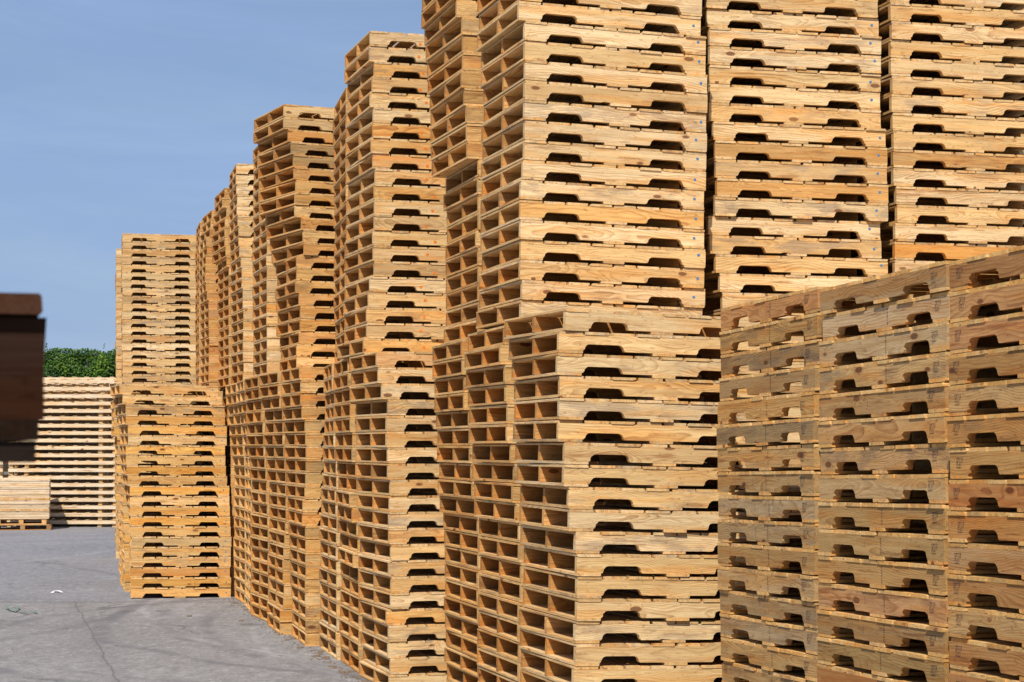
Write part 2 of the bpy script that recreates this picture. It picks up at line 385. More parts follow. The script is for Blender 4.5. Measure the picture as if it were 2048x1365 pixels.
def unit(z, n, base, p, pts, style, ind=None, label=None, group=None, tilt=0.0, pitch=0.0, marks=None, kind='A', first=0, yawmax=30, zs=None, label0=None, styles=None):
    """one column of n pallets from height base; pts = per pallet from the top (xc, xl) pixels of near corner and far left corner.
       ind=(a,b): those indices from the top become things, the rest go to the distant mass"""
    for i in range(n):
        h = base + (n - 1 - i) * p
        xc, xl = at(pts, i)
        jx = random.uniform(-.003, .003); zz = (zs[i] if zs and i < len(zs) else z) + random.uniform(-.006, .006)
        yim = ygr(zz, h + p / 2)
        C = unproj(xc, yim, zz)
        if kind == 'A':
            th = R_(15)
            for _ in range(6):
                q = unproj(xl, yim, zz + W_ * math.cos(th)); th = math.asin(max(-.1, min(.55, (C.x - q.x) / W_)))
            th = min(th, R_(yawmax)); rz = th + random.uniform(-.010, .010)
            lift = L * max(0, math.sin(tilt))
            M = Matrix.Translation((C.x + jx, zz, h + lift)) @ Euler((random.uniform(-.0012, .0012), tilt + random.uniform(-.0013, .0013), rz), 'XYZ').to_matrix().to_4x4()
        else:
            rz = -math.pi / 2 + R_(xl) + random.uniform(-.004, .004)
            M = Matrix.Translation((C.x + jx, zz, h)) @ Euler((random.uniform(-.0012, .0012), tilt + random.uniform(-.0013, .0013), rz), 'XYZ').to_matrix().to_4x4()
        sty = styles[i] if styles and i < len(styles) and styles[i] else style
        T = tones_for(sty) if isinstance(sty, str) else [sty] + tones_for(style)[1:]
        if kind == 'R': T[0] = (T[0][0] * .84, T[0][1] * .81, T[0][2] * .78)
        if ind and ind[0] <= i < ind[1]:
            mk = marks(i) if marks else []
            k = i - ind[0] + first
            lb = (label0 if (k == 0 and label0) else label.format(ORD[k]))
            to_thing(M, T, lb, group, mk)
        else: to_stuff(M, T, 0)

# ---- marks makers
def mk_blue(i): return [] if i in (9, 20) else [("paint_dot", random.choice(DOT_B), (L - .052 + random.uniform(-.03, .016), -.0003, TD + .05 + random.uniform(-.014, .018)), 0)]
def mk_orange(i): return [("paint_dot", random.choice(DOT_O), (.425 + random.uniform(-.03, .09), -.0003, TD + .03 + random.uniform(-.012, .02)), 0)]
def mk_teal(i): return [("paint_dot", random.choice(DOT_T), (L - .065 + random.uniform(-.012, .012), -.0003, TD + .045 + random.uniform(-.008, .012)), 0)]
def mk_R(sx, nx, nums=True):
    def f(i):
        r = [("stamp", STAMP, (sx + random.uniform(-.03, .02), -.0003, TD + .052 + random.uniform(-.01, .006)), 0)]
        if nums and random.random() < .8: r.append(("ink_number", random.choice(NUMS), (nx + random.uniform(-.02, .02), -.0003, TD + .046), 0))
        if nums and random.random() < .4: r.append(("ink_number", random.choice(SMALL), (nx - .17 + random.uniform(-.02, .02), -.0003, TD + .05), 0))
        return r
    return f
def mk_green(which, ys=.9):
    def f(i): return [("marker_strokes", random.choice(GREEN), (0, random.uniform(.7, .95), TD + HS + .009), 3)] if i in which else []
    return f
def both(a, b): return lambda i: a(i) + b(i)

P5 = .1252
# ---------------- front low stack
A0 = [(1131,1009),(1119,1018),(1116,1021),(1118,1024),(1118,1025),(1116,1028),(1128,1031),(1128,1034),(1136,1038),(1139,1038),(1151,1042),(1154,1046),(1154,1045),(1154,1045),(1151,1039),(1151,1038),(1148,1038),(1150,1040)]
G_TALL = "new pine pallets stacked in tall columns along the yard"
unit(10.88, 21, 0, P5, A0, 'fresh', (0, 17), "pine pallet, {} from the top of the low front stack without dots", "pallets of the low front stack", tilt=.024, marks=mk_green({11, 12, 3}),
     label0="top pallet of the low front stack, light showing through its notch")
# ---------------- second row, column rising behind it
A1U = [(1040,955)] * 5 + [(1038,955),(1050,960),(1050,962),(1049,963),(1049,963),(1049,962),(1049,962),(1048,962),(1046,962),(1041,960),(1040,960),(1041,961),(1041,961),(1041,960),(1043,959),(1041,950),(1040,950)]
unit(12.0, 21, 21 * .1256, .1254, A1U, 'fresh', (5, 21), "pine pallet with blue dot, {} down the tall stack behind the low one", "blue-dotted pallets of the tall middle stack", tilt=.024, marks=mk_blue,
     label0="pine pallet with blue dot, topmost in view on the tall middle stack")
A1L = [(1008,935),(1002,932),(1010,934),(1011,935),(1015,937),(1015,938),(1021,944),(1029,946),(1025,947),(1031,950),(1038,955),(1038,956),(1041,957),(1042,958),(1038,956),(1037,956),(1038,956)]
unit(12.3, 21, 0, .1256, A1L, 'warm', (0, 19), "pallet seen end-on, {} from the top, directly left of the low front stack", "end-on pallets left of the low front stack", tilt=.012, marks=mk_green({0, 9}))
# third row
A2U = [(905,842)] * 2 + [(914,848),(925,852),(926,855),(926,857),(923,858),(929,860),(934,862),(934,864),(936,866),(957,890),(957,889),(957,890),(957,893),(952,888),(957,890),(957,890),(957,890)]
unit(13.5, 21, 21 * .1258, .1256, A2U, 'warm', (2, 21), "pallet seen end-on, {} down the upper column left of the blue-dotted stack", "end-on pallets left of the blue-dotted stack", marks=mk_green({14, 19}),
     label0="end-on pallet topmost in view left of the blue-dotted stack")
A2L = [(923,863),(924,864),(929,867),(929,869),(938,872),(939,874),(940,875),(942,876),(944,877),(952,882),(956,886),(957,888),(957,889),(955,888),(955,889),(957,890),(962,891),(958,891),(958,891),(964,892)]
unit(13.7, 21, 0, .1256, A2L, 'warm', (0, 20), "pallet seen end-on, {} from top, second end-on column left of the low front stack", "end-on pallets in the lower column beside the orange-dotted stack", marks=mk_green({0, 6}))
# ---------------- same row, to the right
A1B = [(a, a - 200) for a, b in [(1412,1380)] * 3 + [(1412,1380),(1414,1380),(1419,1385),(1420,1385),(1419,1386),(1419,1386),(1418,1385),(1427,1394),(1431,1398),(1432,1399),(1434,1400),(1431,1400),(1417,1390),(1419,1392),(1432,1400),(1440,1408),(1445,1412)]]
unit(12.62, 21, 21 * .1254, .1252, A1B, 'fresh', (4, 21), "pine pallet with blue dot, {} down the stack right of the tall middle one", "blue-dotted pallets of the second tall stack", tilt=.004, marks=mk_blue, yawmax=14,
     label0="pine pallet with blue dot, topmost in view on the second tall stack")
unit(12.62, 21, 0, .1254, [(1440, 1200)], 'fresh', yawmax=14)
A1C = [(1780,1760)] * 2 + [(1780,1760),(1782,1760),(1783,1760),(1782,1762),(1783,1762),(1784,1763),(1784,1763),(1785,1765),(1787,1766),(1787,1766),(1787,1766),(1792,1768),(1794,1770),(1790,1768)]
unit(13.05, 21, 21 * .1254, .1258, [(a, a - 200) for a, b in A1C], 'fresh', (3, 19), "pine pallet without dots, {} down the rightmost tall stack behind the stamped ones", "pallets of the rightmost tall stack", tilt=.004, yawmax=14,
     styles=[None]*15 + [None, (1.05, .80, .50), None, (1.0, .78, .48)],
     label0="pine pallet topmost in view on the rightmost tall stack")
unit(13.05, 21, 0, .1254, [(1790, 1500)], 'fresh', yawmax=14)
# columns standing behind these (seen only through gaps)
for zc, xc in ((13.75, 1330), (14.1, 1668), (14.6, 1990)):
    unit(zc, 21, 21 * .1254, .1252, [(xc, xc - 250)], 'fresh', yawmax=14); unit(zc, 21, 0, .1254, [(xc, xc - 250)], 'fresh', yawmax=14)
unit(11.25, 20, 0, .1250, [(1565, 1300)], 'fresh', yawmax=14); unit(11.6, 20, 0, .1250, [(1985, 1700)], 'fresh', yawmax=14)
# ---------------- stamped stacks, front right (notched sides face the aisle)
def dev(xs): return [(x, 16.0) for x in xs]
RR1 = dev([1441,1442,1442,1440,1437,1434,1435,1436,1436,1437,1436,1436,1440,1441,1442,1445])
RR2 = dev([1641,1646,1641,1640,1639,1637,1641,1638,1637,1637,1636,1637,1636,1635,1634])
RR3 = dev([1898,1899,1899,1898,1897,1896,1899,1897,1896,1896,1897,1897,1898,1898])
unit(10.42, 21, -.012, .1256, RR1, 'grey', (0, 16), "stamped weathered pallet, {} from the top of the leftmost stamped stack", "stamped pallets of the leftmost aisle stack", tilt=-.020, marks=mk_R(1.11, .665), kind='R',
     styles=[(.84, .62, .48), (.78, .66, .48), (.68, .63, .55), (.64, .57, .46), None, (.70, .68, .62)])
unit(9.14, 21, -.012, .1258, RR2, 'grey', (0, 15), "stamped greyish pallet, {} from the top of the middle stamped stack", "stamped pallets of the middle aisle stack", tilt=-.020, marks=mk_R(1.12, .665), kind='R',
     styles=[(.80, .78, .78), (.84, .80, .78), (.82, .79, .75), (.92, .83, .66), (.84, .78, .72), (.82, .74, .68), (.86, .74, .62), (.80, .74, .64), (.80, .76, .66), (.74, .72, .64), (.82, .76, .66), (.80, .62, .50), (.58, .55, .52), (.72, .66, .50)])
unit(7.82, 21, -.012, .1260, RR3, 'brown', (0, 14), "stamped reddish-brown pallet, {} from the top of the nearest stack at right edge", "stamped pallets of the right-edge stack", tilt=-.020, marks=mk_R(.085, 0, False), kind='R',
     styles=[(.80, .60, .44), (.84, .62, .44), (.80, .56, .40), (.76, .62, .46), (.86, .74, .56), (.86, .68, .48), (.84, .72, .54), (.86, .58, .40)])
# row of stamped stacks behind that one is not seen; the next column to their right closes the gaps
for zc, xc in ((10.42 + .30, 1441 + 372), (9.14 + .30, 1641 + 425), (7.82 + .3, 1898 + 480)):
    unit(zc, 21, -.012, .1256, dev([xc]), 'grey', tilt=-.020, kind='R')

# ---------------- B group (orange dots)
B0U = [(740,691),(740,691),(749,695),(745,695),(741,694),(747,692),(746,692),(743,691),(746,692),(750,694),(749,693),(750,692),(749,690),(746,690),(747,690),(749,690),(740,690),(738,689),(733,688),(734,688),(728,676)]
unit(15.45, 21, 21 * .1246, .1242, B0U, 'fresh', (0, 21), "pine pallet with orange dot, {} from the top of the tall orange-dotted stack", "orange-dotted pallets of the tall stack", marks=both(mk_orange, mk_green({10, 12})),
     styles=[None]*6 + [(1.0,.80,.56), None, (1.02,.76,.52), (1.0,.84,.66)] + [None]*10 + [(1.0,.80,.50)],
     label0="uppermost pallet of the orange-dotted stack against the sky")
B0L = [(753,699),(757,701),(764,700),(777,713),(773,711),(774,711),(777,712),(775,711),(780,713),(780,714),(778,714),(778,715),(783,719),(778,716),(783,719),(783,719),(773,719),(778,722),(776,721),(780,726),(779,719)]
unit(15.0, 21, 0, .1246, B0L, 'fresh', (0, 21), "undotted pallet, {} from the top of the lower unit under the orange-dotted stack", "pallets under the orange-dotted stack", marks=mk_green({2, 7}),
     styles=[(1.05,.84,.68)] + [None]*9 + [None, (1.0,.8,.6)])
unit(16.6, 19, 21 * .1246, .1246, [(692,667)] * 8 + [(693,668)] * 5 + [(690,668)] * 8, 'warm')
unit(16.1, 21, 0, .1246, [(696,666)] * 2 + [(700,668)] * 3 + [(705,672)] * 2 + [(712,674),(714,676),(700,672),(704,674),(714,675),(716,678),(706,674),(718,680),(719,680),(718,679)], 'warm', (0, 20), "small end-on pallet, {} from top, just left of the lower orange-dotted unit", "end-on pallets left of the orange-dotted stack", marks=mk_green({13}))
unit(17.15, 21, 0, .1246, [(664,646)] * 2 + [(668,648)] * 4 + [(670,644),(672,646),(672,646),(671,644),(672,642),(674,640),(674,640),(673,640),(674,640),(673,639)], 'fresh')
# ---------------- C group
cx = [569,569,577,584,588,590,593,591,591,604,607,609,594,593,591,598,601,601,599,594,594]
cl = [508,509,516,516,516,518,519,519,530,532,538,544,551,553,551,553,555,553,559,560,560]
unit(18.95, 21, 21 * .1252, .1248, list(zip(cx, cl)), 'warm', (0, 21), "warm-toned pallet, {} from the top of the skewed stack left of the orange-dotted one", "pallets of the skewed stack left of the orange dots",
     label0="uppermost skewed pallet overhanging the stack left of the orange-dotted one")
C0L = [(600,562),(602,561),(602,562),(604,567),(610,568),(612,569),(613,568),(613,570),(611,570),(610,570),(606,574),(605,575),(611,576),(611,579),(611,580),(612,580),(611,582),(611,582),(611,583),(611,583),(611,583)]
unit(18.3, 21, 0, .1252, C0L, 'warm', (0, 21), "warm-toned pallet, {} from the top of the lower unit under the skewed stack", "pallets under the skewed stack")
unit(20.2, 20, 21 * .1252, .1250, [(532,507)] * 8 + [(534,505)] * 12, 'fresh')
unit(19.4, 21, 0, .1252, [(556,519),(557,520),(560,522),(566,530),(566,530),(567,529),(568,531),(570,533),(572,536),(572,538),(573,540),(573,540),(571,540),(569,538),(568,537),(566,536),(566,536),(568,537),(566,536),(560,535),(560,535)], 'warm')
unit(20.7, 21, 0, .1252, [(517,488),(518,489),(523,492),(523,492),(526,493),(528,494),(528,497),(530,499),(532,500),(533,502),(533,502),(535,502),(536,502),(537,502)], 'warm')
# ---------------- D, E, F, G groups
unit(23.1, 21, 21 * .1252, .1256, [(472,458),(472,458),(473,458),(474,458),(474,458),(475,458),(478,458),(478,459),(479,460),(481,460),(485,461),(483,461),(486,462),(486,462),(487,462)], 'fresh')
unit(21.95, 21, 0, .1252, [(487,472),(490,474),(492,476),(494,480),(497,484),(500,487),(502,489),(502,490)], 'amber')
unit(23.05, 21, 0, .1252, [(472,452),(474,453),(478,455),(481,457),(483,459),(485,461),(486,463),(488,465),(490,467),(490,468)], 'amber')
unit(24.3, 20, 21 * .1252, .1252, [(449,430),(444,428),(453,425),(450,425),(450,425),(450,424),(452,425),(454,436),(458,436)], 'warm')
unit(24.3, 21, 0, .1252, [(462,446)], 'warm')
unit(26.6, 20, 21 * .1252, .1252, [(424,405),(421,402),(420,401),(413,399),(414,399),(412,399),(411,398),(410,398),(412,398),(414,399),(418,401)], 'brown')
unit(26.6, 21, 0, .1252, [(436,420)], 'warm')
unit(28.0, 20, 21 * .1252, .1252, [(400,392),(399,392),(398,391)], 'warm')
unit(28.0, 21, 0, .1252, [(420,410)], 'warm')
# ---------------- T: low stack in the open, and its row
Tp = [(239,222),(245,228),(252,234),(252,236),(256,238),(256,241),(252,238),(252,239),(253,241),(255,244),(260,250),(260,252),(260,255),(261,257),(262,258),(263,260),(262,259),(262,259),(260,258),(261,259),(262,260)]
unit(23.9, 21, 0, .1252, Tp, 'amber', (0, 21), "light pine pallet, {} from the top of the low stack standing in the aisle", "pallets of the low stack in the aisle", marks=mk_teal, tilt=.008,
     styles=[None, None, None, (1.02,.84,.55), (1.03,.80,.45), None, None, None, (1.03,.78,.38), (1.02,.86,.62), None, (1.1,1.08,1.05), (1.02,.88,.62), None, None, None, (.92,.92,.88), None, (1.02,.74,.46), None, (1.02,.84,.58)],
     label0="light pine pallet on top of the low stack standing in the aisle")
unit(25.1, 21, 0, .1252, [(236,226),(236,226),(240,230),(244,234),(246,240)] + [(247,241)] * 10 + [(249,244)], 'amber')
unit(26.3, 20, 0, .1252, [(228,222)] * 4 + [(234,230),(236,231),(234,230),(234,231),(236,232),(234,230),(233,230),(233,231),(236,233),(238,234),(240,236),(242,238)], 'amber')
# ---------------- U: tall frontal stack behind it
Ux = [245,245,245,244,244,244,243,245,245,245,244,244,244,245,244,245,245,245,246,247,247]
unit(31.0, 21, 21 * .1258, .1262, [(a, a - 1) for a in Ux], 'fresh', (0, 20), "pale pallet, {} from top of the tall stack rising behind the aisle stack", "pale pallets of the tall stack behind the aisle stack", tilt=.002,
     label0="pale pallet on top of the tall stack rising behind the aisle stack")
unit(31.0, 21, 0, .1258, [(246, 245)], 'fresh')
unit(32.3, 41, 0, .1262, [(232, 231)], 'fresh')

# ---------------- the mass
me = bpy.data.meshes.new("distant_pallets")
V = np.concatenate(stuffV); me.from_pydata(V.tolist(), [], stuffF)
put_attrs(me, np.concatenate(stuffG), np.concatenate(stuffR), np.concatenate(stuffT)); me.materials.append(M_wood)
tag(link("stacked_pallets", me), "remaining end-on and distant pine pallets filling the rear columns of the yard", "pallets", kind="stuff")

# ------------------------------------------------------------------ far wall of long pallets
LW = 2.50
def long_rail(yy):
    m = MB(); m.box(0, LW, yy, yy + .04, .072, .153, 'x'); return m
def long_deck():
    m = MB(); n = 9
    for k in range(n):
        x = .02 + k * (LW - .14) / (n - 1) + random.uniform(-.02, .02); m.box(x, x + .095, -.004, 1.1, .1535, .1695 + random.uniform(-.001, .0), 'y')
    return m
def long_foot():
    m = MB()
    m.box(0, .09, 0, .1, 0, .0715, 'x')
    return m
LR = [long_rail(0).mesh("rail", M_pale) for _ in range(3)]; LR2 = [long_rail(y).mesh("rail", M_pale) for y in (.53, 1.06)]
LD = [long_deck().mesh("deck", M_wood) for _ in range(4)]; LF = long_foot().mesh("foot", M_wood)
ZW = 44.6; xw0 = unproj(15, 1000, ZW).x
PW = .1705
for k in range(20):
    j = 0 if k < 15 else random.uniform(-.03, .03)
    e = bpy.data.objects.new("long_pallet", None); COL.objects.link(e); e.location = (xw0 + j + random.uniform(-.015, .015), ZW, k * PW)
    e.rotation_euler = (0, 0, random.uniform(-.004, .004))
    i = 19 - k
    tag(e, ("long pale pallet on top of the far stack under the vine wall" if i == 0 else "long pale pallet, %s from the top of the far stack under the vines" % ORD[i]), "long pallet", "long pallets of the far stack")
    link("rail", random.choice(LR), e)
    for me_ in LR2: link("rail", me_, e)
    link("deck", random.choice(LD), e)
    for xx in (.0, .36, LW - .43, LW - .09):
        for yy in (.045, .58, 1.0): o = link("foot", LF, e); o.location = (xx, yy, 0)
# more of the same behind and to the left
SLV = MB()
for (ox, oy, oz) in ((0, 1.12, .085), (0, 2.3, .04), (-.2, 3.8, .12), (LW + .1, 1.3, 0)):
  for k in range(20):
    for yy in (0, .53, 1.06): SLV.box(xw0 + ox, xw0 + ox + LW, ZW + oy + yy, ZW + oy + yy + .04, oz + k * PW + .072, oz + k * PW + .153, 'x')
    for q in range(9):
        x = xw0 + ox + .02 + q * .295; SLV.box(x, x + .095, ZW + oy - .004, ZW + oy + 1.1, oz + k * PW + .1535, oz + k * PW + .169, 'y')
    for xx in (0, .36, LW - .43, LW - .09):
        for yy in (.03, 1.0): SLV.box(xw0 + ox + xx, xw0 + ox + xx + .09, ZW + oy + .045 + yy, ZW + oy + .145 + yy, oz + k * PW, oz + k * PW + .0715, 'x')
# neighbour stack further left, only a sliver in the frame
for k in range(20):
    for yy in (0, .53, 1.06): SLV.box(xw0 - .12 - LW, xw0 - .12, ZW + yy, ZW + yy + .04, k * PW + .072, k * PW + .153, 'x')
    for q in range(12):
        x = xw0 - .12 - LW + .04 + q * .21; SLV.box(x, x + .095, ZW - .004, ZW + 1.1, k * PW + .1535, k * PW + .169, 'y')
    for xx in (.03, 1.2, LW - .1):
        for yy in (.03, 1.0): SLV.box(xw0 - .12 - LW + xx, xw0 - .12 - LW + xx + .08, ZW + .045 + yy, ZW + .145 + yy, k * PW, k * PW + .0715, 'x')
tag(link("long_pallets", SLV.mesh("long_pallets", M_pale)), "further long pallets standing behind and left of the far stack", "long pallets", kind="stuff")

# ------------------------------------------------------------------ bundle of loose boards on two small pallets
ZP = 43.2; xp = unproj(99, 1040, ZP).x; gz = 0
def skid(z0, x0, x1, y0, dark, label):
    e = bpy.data.objects.new("skid", None); COL.objects.link(e); tag(e, label, "skid")
    e.location = (x1 - (x1 - x0) * math.cos(R_(12)), y0 - (x1 - x0) * math.sin(R_(12)), z0); e.rotation_euler = (0, 0, R_(12))
    wdt = x1 - x0
    for kx in (0, .5, 1):
        m = MB(); xx = kx * (wdt - .1); m.box(xx, xx + .1, 0, 1.0, .018, .105, 'y'); o = link("bearer", m.mesh("bearer", M_wood), e); o.color = (*dark, 1)
    m = MB()
    for yy in (-.004, .3, .6, .9): m.box(0, wdt, yy, yy + .1, 0, .0175, 'x')
    o = link("bottom_deck", m.mesh("bottom_deck", M_wood), e); o.color = (*dark, 1)
    m = MB()
    for yy in (-.004, .18, .36, .54, .72, .9): m.box(0, wdt, yy, yy + .1, .1055, .122, 'x')
    o = link("top_deck", m.mesh("top_deck", M_wood), e); o.color = (*dark, 1)
skid(0, xp - 1.18, xp + .05, ZP - .05, (.62, .52, .46), "greyish old skid on the ground under the bundle of loose boards")
skid(.124, xp - 1.16, xp - .07, ZP, (.98, .86, .7), "yellowish skid between the old skid and the bundle of loose boards")
e = bpy.data.objects.new("board_bundle", None); COL.objects.link(e); e.location = (xp - 1.2 * math.cos(R_(12)), ZP - 1.2 * math.sin(R_(12)), .248); e.rotation_euler = (0, 0, R_(12))
tag(e, "bundle of loose pale boards piled on two skids before the far stack", "lumber bundle")
z = 0; lay = 0
while z < .86:
    m = MB(); cross = lay in (7, 15)
    if cross:
        x = 0
        while x < 1.15: wd = random.uniform(.08, .12); m.box(x, x + wd - .004, 0, .98, z, z + .045, 'y'); x += wd
        th = .046
    else:
        y = random.uniform(-.008, .012); th = random.choice([.019, .024, .034, .040])
        while y < .95: m.box(random.uniform(-.005, .01), 1.2 - random.uniform(0, .02), y, y + .1, z, z + th - random.uniform(.001, .005), 'x'); y += .104
    o = link("board_layer", m.mesh("board_layer", M_wood if cross else M_pale), e); o.color = (1, .9, .8, 1) if cross else random.choice([(1.12, 1.12, 1.14, 1), (1.0, 1.0, 1.0, 1), (1.16, 1.14, 1.12, 1), (.92, .9, .86, 1)]); z += th + .0012; lay += 1

# ------------------------------------------------------------------ dark old pallet at the left edge, very near
def old_pallet(loc, rz, label):
    e = bpy.data.objects.new("old_pallet", None); COL.objects.link(e); e.location = loc; e.rotation_euler = (0, 0, rz)
    tag(e, label, "old pallet")
    m = MB()
    for k in range(7):
        x1 = 0 - k * .165; X0, X1 = x1 - .135, x1
        m.prism([(X0, .1275), (X1 - .002, .1265), (X1, .129), (X1 - .001, .142), (X1 - .003, .1445), (X0 + .004, .1445), (X0, .139)], 'y', -.012, 1.0)
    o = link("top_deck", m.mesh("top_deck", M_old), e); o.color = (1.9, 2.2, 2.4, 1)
    for yy in (0, .46, .90):
        m = MB(); pr = [(-1.1, 0), (0.003, 0), (.002, .045), (.004, .088), (-1.1, .088)]
        m.outline(pr, yy, yy + .06, (0, 0, .0365)); link("bearer", m.mesh("bearer", M_old), e)
    m = MB()
    for k in range(3): m.box(-.46 - k * .48, -.002 - k * .48, -.006, 1.0, .0188, .036, 'y')
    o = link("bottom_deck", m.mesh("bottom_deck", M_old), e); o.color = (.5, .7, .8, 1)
    for yy in (-.002, .9):
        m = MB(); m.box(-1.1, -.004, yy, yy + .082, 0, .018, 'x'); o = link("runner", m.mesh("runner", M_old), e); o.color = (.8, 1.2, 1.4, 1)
    return e
zo = 1.665; c0 = unproj(80, 925, zo)
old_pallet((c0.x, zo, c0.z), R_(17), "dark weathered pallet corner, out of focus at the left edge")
# the pile that carries it stands outside the frame
m = MB(); hh = c0.z - .004; k = 0
while k * .147 + .144 < hh:
    z = hh - (k + 1) * .147
    for q in range(7): m.box(-.40 - q * .165 - .135, -.40 - q * .165, 0, 1, z + .125, z + .144, 'y')
    for yy in (0, .46, .9): m.box(-1.5, -.40, yy, yy + .06, z + .0205, z + .1245, 'x')
    for q in range(3): m.box(-.54 - q * .45, -.40 - q * .45, 0, 1, z, z + .02, 'y')
    k += 1
o = link("old_pallet_pile", m.mesh("old_pallet_pile", M_old)); o.location = (c0.x, zo, 0); o.rotation_euler = (0, 0, R_(17))
tag(o, "pile of dark weathered pallets below the blurred corner, outside the frame", "old pallets", kind="stuff")

# ------------------------------------------------------------------ vine covered wall
def hedge():
    x0, x1, y0, h = -17.0, -8.5, 52.0, 0
    top = unproj(150, 697, y0).z
    e = bpy.data.objects.new("vine_wall", None); COL.objects.link(e); e.location = (0, y0, 0)
    tag(e, "tall wall smothered in green climbing vine behind the far stacks", "vine wall")
    m = MB(); m.box(x0, x1, .25, .5, 0, top - .15, 'x')
    mw = bpy.data.materials.new("wall_render"); t = NT(mw); g = t.n.new("ShaderNodeNewGeometry")
    t.put(t.bsdf.inputs['Base Color'], t.ramp(t.noise(g.outputs['Position'], 3, 5), [(.3, (.10, .10, .07)), (.7, (.22, .21, .17))])); t.bsdf.inputs['Roughness'].default_value = .9
    link("wall", m.mesh("wall", mw), e)
    r = np.random.default_rng(5); N = 80000
    xs = r.uniform(x0, x1, N); zs = r.uniform(1.6, top, N)
    def nz(x, z): return (np.sin(x * 2.1 + z * .7) + np.sin(x * 4.7 - z * 2.9 + 1.3) * .7 + np.sin(x * 9.3 + z * 6.1) * .5 + np.sin(z * 5.3 - x * 1.1) * .6) / 2.8
    bul = nz(xs, zs); ys = .12 - .34 * bul - r.uniform(0, .22, N)
    keep = ~((nz(xs * 1.7 + 4, zs * 1.3) > .58) & (r.random(N) < .85))
    hmax = top - .03 + .03 * np.sin(xs * 3) + .03 * np.sin(xs * 7.7 + 1) + r.uniform(-.05, .03, N); keep &= zs < hmax
    # sprigs on top
    sx = r.uniform(x0, x1, 55); extra = []
    for s in sx:
        H = r.uniform(.05, .16) if r.random() < .88 else .33; lean = r.uniform(-.5, .5)
        for q in np.arange(0, H, .04): extra.append((s + lean * q * q * 3, -.05 + r.uniform(-.05, .05), top + q))
    pts = np.concatenate([np.stack([xs, ys, zs], 1)[keep], np.array(extra)])
    n = len(pts); sz = r.uniform(.018, .045, n)
    a = r.normal(size=(n, 3)) + np.array([0, -1.2, .7]); a /= np.linalg.norm(a, axis=1)[:, None]
    b = np.cross(a, r.normal(size=(n, 3))); b /= np.linalg.norm(b, axis=1)[:, None]; c = np.cross(a, b)
    s = sz[:, None]
    V = np.stack([pts - b * s, pts + c * s * .7 + a * s * .15, pts + b * s * 1.1 - a * s * .2, pts - c * s * .7 + a * s * .15], 1).reshape(-1, 3)
    me = bpy.data.meshes.new("vine"); me.from_pydata(V.tolist(), [], np.arange(4 * n).reshape(-1, 4).tolist())
    at_ = me.attributes.new('rnd', 'FLOAT', 'POINT'); at_.data.foreach_set('value', np.repeat(r.random(n).astype('f'), 4))
    ml = bpy.data.materials.new("vine_leaf"); t = NT(ml); rv = t.attr('rnd').outputs['Fac']
    g = t.n.new("ShaderNodeNewGeometry"); nn = t.mr(t.noise(g.outputs['Position'], 2.3, 4, .6), .3, .7)
    colr = t.ramp(t.math('ADD', t.math('MULTIPLY', rv, .5), t.math('MULTIPLY', nn, .5)), [(.15, (.018, .05, .008)), (.52, (.06, .14, .014)), (.78, (.14, .25, .02)), (1, (.27, .36, .05))])
    t.put(t.bsdf.inputs['Base Color'], colr); t.bsdf.inputs['Roughness'].default_value = .5; t.bsdf.inputs['Specular IOR Level'].default_value = .35
    tr = t.n.new("ShaderNodeBsdfTranslucent"); t.put(tr.inputs[0], colr); ms = t.n.new("ShaderNodeMixShader"); ms.inputs[0].default_value = .25
    t.l.new(t.bsdf.outputs[0], ms.inputs[1]); t.l.new(tr.outputs[0], ms.inputs[2]); t.l.new(ms.outputs[0], t.n["Material Output"].inputs[0])
    me.materials.append(ml); o = link("vine", me, e)
hedge()

# ------------------------------------------------------------------ ground
me = bpy.data.meshes.new("ground"); S = 900
me.from_pydata([(-S, -S, 0), (S, -S, 0), (S, S, 0), (-S, S, 0)], [], [[0, 1, 2, 3]])
mg = bpy.data.materials.new("yard_concrete"); t = NT(mg); g = t.n.new("ShaderNodeNewGeometry"); Pw = g.outputs['Position']
n1 = t.noise(Pw, .35, 5, .6); n2 = t.noise(Pw, 3.2, 6, .65); n3 = t.noise(Pw, 70, 3, .75); n4 = t.noise(t.vm('MULTIPLY', Pw, (1, .35, 1)), 1.1, 5, .6)
c = t.ramp(n1, [(.3, (.225, .203, .188)), (.5, (.285, .262, .243)), (.7, (.345, .318, .295))])
c = t.mix(t.mr(n2, .35, .75, .32, 0), c, (.17, .155, .15, 1)); c = t.mix(t.mr(n4, .5, .75, 0, .45), c, (.37, .35, .34, 1))
c = t.mix(t.mr(n3, .35, .65, .45, 0), c, (.12, .115, .115, 1))
n5 = t.noise(Pw, 38, 3, .8); c = t.mix(t.mr(n5, .58, .72, 0, .6), c, (.48, .46, .44, 1))
n6 = t.noise(t.vm('MULTIPLY', Pw, (1, .45, 1)), 9, 5, .75); c = t.mix(t.mr(n6, .51, .60, 0, .40), c, (.155, .135, .12, 1)); c = t.mix(t.mr(n6, .46, .38, 0, .32), c, (.44, .41, .38, 1))
n7 = t.noise(t.vm('MULTIPLY', Pw, (1, .5, 1)), 22, 3, .8); c = t.mix(t.mr(n7, .53, .62, 0, .30), c, (.47, .43, .40, 1)); c = t.mix(t.mr(n7, .46, .36, 0, .30), c, (.13, .115, .105, 1))
